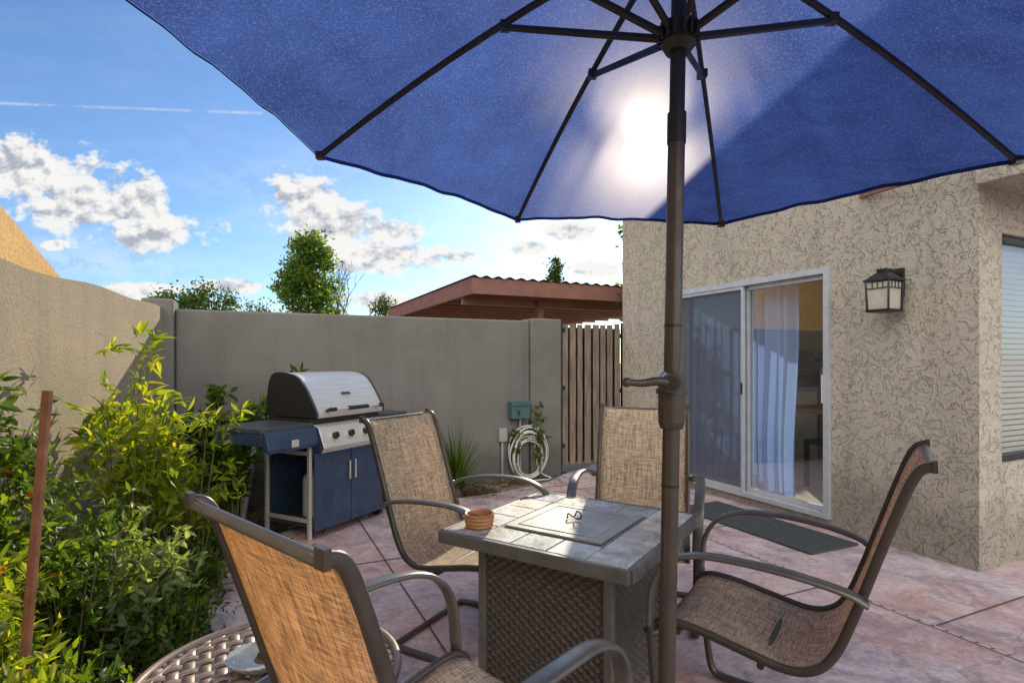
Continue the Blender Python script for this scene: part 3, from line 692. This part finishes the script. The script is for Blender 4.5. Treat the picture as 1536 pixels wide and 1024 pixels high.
# ------------------------------------------------------------ grill
MG=frame((-1.41,3.98),(.447,.894),(-.894,.447)); GR=empty('gas_grill',MG); CW=.72
b_=B()
for (x0,x1) in((.0,.356),(.364,CW)): b_.bx(x0,x1,-.018,.0,.06,.62,m_blue)
b_.bx(.0,CW,.004,.02,.60,.64,m_blue)
b_.bx(CW-.02,CW,.002,.47,.06,.64,m_blue); b_.bx(0,CW-.021,.455,.47,.06,.64,m_blue)
b_.bx(0,CW-.021,.003,.454,.085,.105,m_gshelf)
for x,z in((.33,.5),(.39,.5)): b_.bx(x-.006,x+.006,-.04,-.03,z-.12,z+.02,m_steel)
b_.bx(.08,.14,-.022,-.018,.53,.56,m_gshelf)
for k in range(5): b_.bx(.08+k*.02,.088+k*.02,-.021,-.0182,.2,.32,m_blue)
b_.obj('cabinet',GR,None,.006)
b_=B()
for y in(.01,.44): b_.bx(-.028,-.002,y,y+.028,.0,.66,m_steel)
b_.bx(-.026,-.004,.04,.438,.12,.15,m_steel); b_.bx(-.026,-.004,.04,.438,.6,.63,m_steel)
for y in(.05,.42):
    b_.cyl((CW-.01,y,.055),(CW+.035,y,.055),.055,m_black,n=24); b_.cyl((.0,y,.03),(.03,y,.03),.03,m_black)
b_.obj('legs',GR,None,.004)
b_=B()
b_.bx(.0,CW,.02,.46,.642,.86,m_black)
b_.prism([(0,-.075,.62),(0,-.10,.66),(0,-.045,.80),(0,.018,.82),(0,.018,.64)],(CW,0,0),m_steel,m_blue)
b_.prism([(-.43,-.045,.67),(-.43,-.055,.70),(-.43,-.03,.80),(-.43,.0,.81),(-.43,.0,.70)],(.428,0,0),m_blue)
b_.bx(-.44,-.003,.001,.46,.80,.835,m_gshelf); b_.bx(-.44,-.003,.40,.46,.74,.799,m_blue); b_.bx(-.44,-.42,.001,.40,.72,.799,m_blue)
b_.bx(CW+.003,CW+.36,.001,.44,.80,.835,m_gshelf); b_.prism([(CW+.003,-.04,.70),(CW+.003,-.03,.80),(CW+.003,.0,.81),(CW+.003,.0,.70)],(.35,0,0),m_blue)
b_.box((-.22,-.062,.72),(.06,.012,.05),m_steel)
b_.obj('firebox',GR,None,.006)
b_=B()
ky=Vector((0,-.93,.36)).normalized()
for x in(.12,.28,.44,.60):
    c_=Vector((x,-.073,.73)); b_.cyl(c_,c_+ky*.012,.036,m_steel,n=24); b_.cyl(c_+ky*.012,c_+ky*.04,.026,m_black,.022,n=24)
    b_.box(c_+ky*.044,(.008,.012,.04),m_black)
b_.obj('knobs',GR,None,.002)
pr=catmull([(0,-.03,.865),(0,-.03,.90),(0,.01,.975),(0,.08,1.08),(0,.15,1.15),(0,.25,1.182),(0,.36,1.185),(0,.42,1.15),(0,.45,1.05),(0,.46,.865)],4)
b_=B(); hx0,hx1=-.01,CW+.005
b_.prism([(hx0+.02,p.y,p.z) for p in pr],(hx1-hx0-.04,0,0),m_steel,m_black,True)
for x in(hx0,hx1-.02):
    b_.prism([(x,p.y*1.0+( .006 if p.y>.2 else -.006),p.z+.004) for p in pr],(.02,0,0),m_gshelf,m_dark,True)
b_.box((.36,.037,1.03),(.09,.004,.02),m_black,Matrix.Rotation(-.95,3,'X'))
b_.sweep([(.09,-.085,.925),(.63,-.085,.925)],.024,.024,m_steel,None,14,sq=1)
for x in(.10,.62): b_.cyl((x,-.03,.915),(x,-.09,.925),.013,m_black); b_.cyl((x-.03,-.085,.925),(x+.03,-.085,.925),.015,m_black)
b_.cyl((.25,-.085,.925),(.25+.22,-.085,.925),.0155,m_black)
b_.obj('hood',GR)
b_=B(); b_.cyl((.25,.2,.11),(.25,.2,.38),.12,m_whitep,n=24); b_.sphere((.25,.2,.38),.12,m_whitep,20,8,(1,1,.5)); b_.cyl((.25,.2,.42),(.25,.2,.5),.03,m_dark)
b_.obj('propane_tank',GR)
b_=B(); b_.cyl((-2.08,4.30,.0),(-1.98,4.32,.62),.022,m_pipe,n=16); b_.sphere((-1.98,4.32,.62),.024,m_pipe,12,8); b_.obj('drain_pipe')
# ------------------------------------------------------------ vegetation
def norm(a): return a/np.maximum(np.linalg.norm(a,axis=1,keepdims=True),1e-6)
def leaf_geo(P,D,N,Ls,Ws):
    D=norm(D); S=norm(np.cross(D,N)); Nn=np.cross(S,D); L_=Ls[:,None]; W_=Ws[:,None]
    v0=P; v1=P+D*L_*.3+S*W_*.42+Nn*W_*.10; v2=P+D*L_*.3-S*W_*.42+Nn*W_*.10
    v3=P+D*L_*.68+S*W_*.33+Nn*(W_*.07-L_*.05); v4=P+D*L_*.68-S*W_*.33+Nn*(W_*.07-L_*.05); v5=P+D*L_-Nn*L_*.16; vm=P+D*L_*.5-Nn*L_*.02
    V=np.stack([v0,v1,v2,v3,v4,v5,vm],1).reshape(-1,3); n=len(P)
    base=np.arange(n)[:,None]*7
    F_=np.concatenate([base+np.array([[0,1,6]]),base+np.array([[0,6,2]]),base+np.array([[1,3,6]]),base+np.array([[2,6,4]]),base+np.array([[3,5,6]]),base+np.array([[4,6,5]])],0)
    return V,F_
def foliage_obj(name,groups,stemB=None,parent=None):
    V=[];Fc=[];MI=[];off=0;mats=[]
    for (P,D,N,Ls,Ws,mat) in groups:
        v,f=leaf_geo(P,D,N,Ls,Ws); V.append(v); Fc.append(f+off); MI.append(np.full(len(f),len(mats))); mats.append(mat); off+=len(v)
    Vl=np.concatenate(V).tolist(); Fl=np.concatenate(Fc).tolist(); MI=np.concatenate(MI).tolist()
    if stemB is not None:
        k0=len(mats); mats+=stemB.mats; Vl+=[list(v) for v in stemB.v]; Fl+=[[i+off for i in f] for f in stemB.f]; MI+=[k0+m for m in stemB.m]
    me=bpy.data.meshes.new(name); me.from_pydata(Vl,[],Fl)
    for m in mats: me.materials.append(m)
    me.polygons.foreach_set('material_index',MI); me.polygons.foreach_set('use_smooth',[False]*len(Fl)); me.update()
    o=bpy.data.objects.new(name,me); COL.objects.link(o); return o
rng=np.random.default_rng(11)
def plant(name,x,y,h,r,stems,per,ll,lw,mat,grp=6,gr=.07,low=.12,z0=-.02,flower=None,nf=0,hmin=.55,up_=.35,base=.25):
    sb=B(); P=[];D=[]; tipsl=[]
    for i in range(stems):
        a=rng.uniform(0,6.283); rho=r*math.sqrt(rng.random()); hh=h*rng.uniform(hmin,1)*(1-.2*rho/r)
        p0=np.array([x+base*rho*math.cos(a),y+base*rho*math.sin(a),z0]); p2=np.array([x+rho*math.cos(a),y+rho*math.sin(a),hh]); p1=np.array([p0[0]*.6+p2[0]*.4,p0[1]*.6+p2[1]*.4,hh*.65])
        pts=[(1-t)**2*p0+2*t*(1-t)*p1+t*t*p2 for t in np.linspace(0,1,7)]
        sb.sweep([Vector(p) for p in pts],.012,.012,m_stem,None,5,taper=(1,.25))
        tipsl.append(p2)
        T=rng.uniform(low,1,per)**.8
        for t in T:
            c_=(1-t)**2*p0+2*t*(1-t)*p1+t*t*p2+rng.normal(0,gr*.55,3)
            tw=rng.normal(0,1,3); tw[2]=abs(tw[2])*.4; tw/=np.linalg.norm(tw)
            for k in range(grp):
                sd=rng.normal(0,1,3)*.75
                P.append(c_+tw*gr*(k/grp-.3)); D.append(tw*.9+sd+np.array([0,0,up_-.15]))
    P=np.array(P);D=np.array(D);n=len(P)
    N=rng.normal(0,.6,(n,3))+np.array([0,0,1])
    G=[(P,D,N,ll*rng.uniform(.6,1.25,n),lw*rng.uniform(.7,1.2,n),mat)]
    if flower is not None:
        Pf=[];Df=[]
        for k in range(nf):
            c_=tipsl[rng.integers(len(tipsl))]+rng.normal(0,.05,3)
            for q in range(7): Pf.append(c_); v=rng.normal(0,1,3); v[2]=abs(v[2]); Df.append(v)
        Pf=np.array(Pf);Df=np.array(Df); G.append((Pf,Df,rng.normal(0,1,Pf.shape),np.full(len(Pf),.030),np.full(len(Pf),.018),flower))
    return foliage_obj(name,G,sb)
plant('flowering_shrub',-1.90,1.80,1.46,.36,36,22,.062,.024,m_leafG,6,.09,.1,flower=m_petO,nf=4)
plant('flowering_shrub',-1.68,1.72,.92,.28,28,20,.052,.020,m_leafY,6,.08,.05,flower=m_petO,nf=1)
plant('flowering_shrub',-1.74,2.20,.88,.26,22,17,.054,.021,m_leafG,6,.09,.1,flower=m_petO,nf=2)
plant('leafy_shrub',-1.98,2.85,1.50,.27,9,19,.085,.030,m_leafY,6,.12,.3,hmin=.7)
plant('leafy_shrub',-1.86,3.25,1.12,.26,8,15,.078,.027,m_leafY,6,.11,.25)
plant('leafy_shrub',-1.60,2.42,.60,.20,18,15,.058,.025,m_leafP,6,.07,.1)
plant('ground_cover_plant',-1.52,2.40,.28,.28,46,10,.04,.020,m_leafG,6,.05,.05,flower=m_petP,nf=2,base=.8)
plant('ground_cover_plant',-1.80,2.95,.32,.30,46,10,.04,.020,m_leafG,6,.05,.05,flower=m_petP,nf=2,base=.8)
plant('ground_cover_plant',-1.36,1.62,.46,.25,44,12,.045,.020,m_leafG,6,.05,.05,base=.8,flower=m_petP,nf=1)
plant('ground_cover_plant',-1.30,1.35,.55,.22,34,12,.05,.022,m_leafY,6,.05,.05,base=.8)
plant('ground_cover_plant',-2.05,3.6,.28,.24,28,9,.04,.020,m_leafG,6,.05,.05,base=.8)
plant('leafy_shrub',-2.42,3.85,.85,.24,9,14,.07,.026,m_leafY,6,.09,.15)
plant('citrus_bush',-2.26,4.42,1.22,.27,15,16,.10,.048,m_leafG,6,.08,.35)
plant('citrus_bush',-2.02,4.10,.80,.18,8,12,.09,.042,m_leafG,6,.07,.35)
plant('citrus_bush',-1.93,4.84,1.42,.16,6,12,.095,.045,m_leafG,6,.07,.3)
plant('climbing_vine',.30,6.08,1.1,.10,4,10,.05,.034,m_leafG,4,.06,.2)
plant('climbing_vine',.02,5.98,1.0,.06,3,10,.05,.03,m_leafG,4,.04,.2)
# spiky palm
n=190; az_=rng.uniform(0,6.283,n); elv=rng.uniform(.45,1.5,n)
b_=B()
for k in range(n):
    a=az_[k]; l=rng.uniform(.65,1.05); ce,se=math.cos(elv[k]),math.sin(elv[k])
    p0=Vector((-.52,5.28,.05)); dr=Vector((math.cos(a)*ce,math.sin(a)*ce*.5,se))
    pts=[p0+dr*(l*t)+Vector((0,0,-.25*l*t*t*(1+ce))) for t in (0,.25,.5,.75,1)]
    sd=dr.cross(Vector((0,0,1))).normalized(); vs=[]
    for i_,p in enumerate(pts):
        wv=.010*(1-i_/4.2); vs+=[p-sd*wv,p+sd*wv]
    b_.add(vs,[(2*i,2*i+1,2*i+3,2*i+2) for i in range(4)],m_leafG)
b_.cyl((-.52,5.28,-.03),(-.52,5.28,.1),.04,m_bark)
b_.obj('spiky_palm')
b_=B(); b_.box((-1.295,1.50,.59),(.019,.019,1.21),m_stake,Matrix.Rotation(.085,3,'Y')); b_.obj('plant_stake',None,None,.003)
def inbed(x,y):
    for (x0,y0),(x1,y1) in zip(bed_edge[:-1],bed_edge[1:]):
        if min(y0,y1)<=y<=max(y0,y1) and y1!=y0:
            return x<x0+(x1-x0)*(y-y0)/(y1-y0)+.03
    return False
P=[]
while len(P)<9000:
    x=rng.uniform(-2.9,.6); y=rng.uniform(1.8,6.3)
    if inbed(x,y): P.append((x,y,rng.uniform(-.008,.022)))
# a few chips and dry leaves strayed onto the concrete along the bed edge
for k in range(260):
    i=int(rng.integers(3,len(bed_edge)-1)); t=rng.random(); q0,q1=bed_edge[i],bed_edge[i+1]
    P.append((q0[0]+(q1[0]-q0[0])*t+abs(rng.normal(0,.16)),q0[1]+(q1[1]-q0[1])*t-abs(rng.normal(0,.08)),.008))
P=np.array(P); n=len(P); D=rng.normal(0,1,(n,3)); D[:,2]*=.2; N=rng.normal(0,.3,(n,3))+[0,0,1]
foliage_obj('bark_mulch',[(P,D,N,rng.uniform(.02,.05,n),rng.uniform(.008,.02,n),m_chip)])
# ------------------------------------------------------------ distant trees
def tree(name,x,y,zb,zt,r,nclump,nl,ls,mat,conic=0,trunk=.12,cs=.28):
    sb=B(); sb.sweep(catmull([(x,y,-.03),(x+.1,y,zb*.6),(x-.05,y,(zb+zt)/2),(x,y,zt*.95)]),trunk*2,trunk*2,m_bark,None,7,taper=(1,.2),sq=1)
    P=[]
    for k in range(nclump):
        t=rng.random(); prof_=(math.sin(math.pi*min(t*.85+.12,1))**.6) if not conic else (1-t)**.8
        a=rng.uniform(0,6.283); rr=r*prof_*math.sqrt(rng.random())*rng.uniform(.75,1.2); c_=np.array([x+rr*math.cos(a),y+rr*math.sin(a),zb+t*(zt-zb)])
        sb.sweep([Vector((x,y,c_[2]-.5*rr)),Vector(c_)],.04,.04,m_bark,None,4,taper=(1,.3))
        s_=cs*rng.uniform(.5,1.3); P.append(c_+rng.normal(0,1,(nl,3))*s_*np.array([.5,.5,.42]))
    P=np.concatenate(P); n=len(P); D=rng.normal(0,1,(n,3)); N=rng.normal(0,1,(n,3))
    return foliage_obj(name,[(P,D,N,ls*rng.uniform(.6,1.3,n),ls*.6*rng.uniform(.6,1.2,n),mat)],sb)
tree('green_tree',-7.25,20,2.0,5.7,1.0,125,85,.15,m_leafG,cs=.38)
for (px,top,yy,r) in ((250,440,18,.5),(275,446,19,.5),(305,432,18,.8),(335,444,19,.6),(375,458,24,.5),(395,462,24,.5)):
    zt=CZ+(542-top)/F*yy; tree('added_shade_tree',(px-768)/F*yy,yy,1.2,zt,r,34,60,.14,m_leafD,cs=.36)
tree('added_shade_tree',(578-768)/F*26,26,1.5,CZ+92/F*26,.6,30,50,.16,m_leafD,cs=.36)
tree('pine_tree',(834-768)/F*24,24,3.0,CZ+152/F*24,.55,45,50,.16,m_leafD,1,cs=.3)
tree('added_shade_tree',2.66,10.5,1.6,4.35,.5,55,70,.13,m_leafG,cs=.30)  # added tree, hidden by house and canopy, keeps sun off the tabletop
b_=B()
def br(p,dv,l,w_,dep):
    q=p+dv*l; mid=p+dv*l*.5+Vector((random.uniform(-1,1),0,random.uniform(-.5,.5)))*l*.06
    b_.sweep([p,mid,q],w_,w_,m_bark,None,5,taper=(1,.65),sq=1)
    if dep>0:
        for k in range(3):
            nd=(dv+Vector((random.uniform(-.8,.8),random.uniform(-.8,.8),random.uniform(-.1,.6)))).normalized(); br(q if k else p+dv*l*.7,nd,l*.68,w_*.6,dep-1)
br(Vector((-6.7,22,0)),Vector((.03,0,1)),1.9,.14,5); b_.obj('bare_tree')
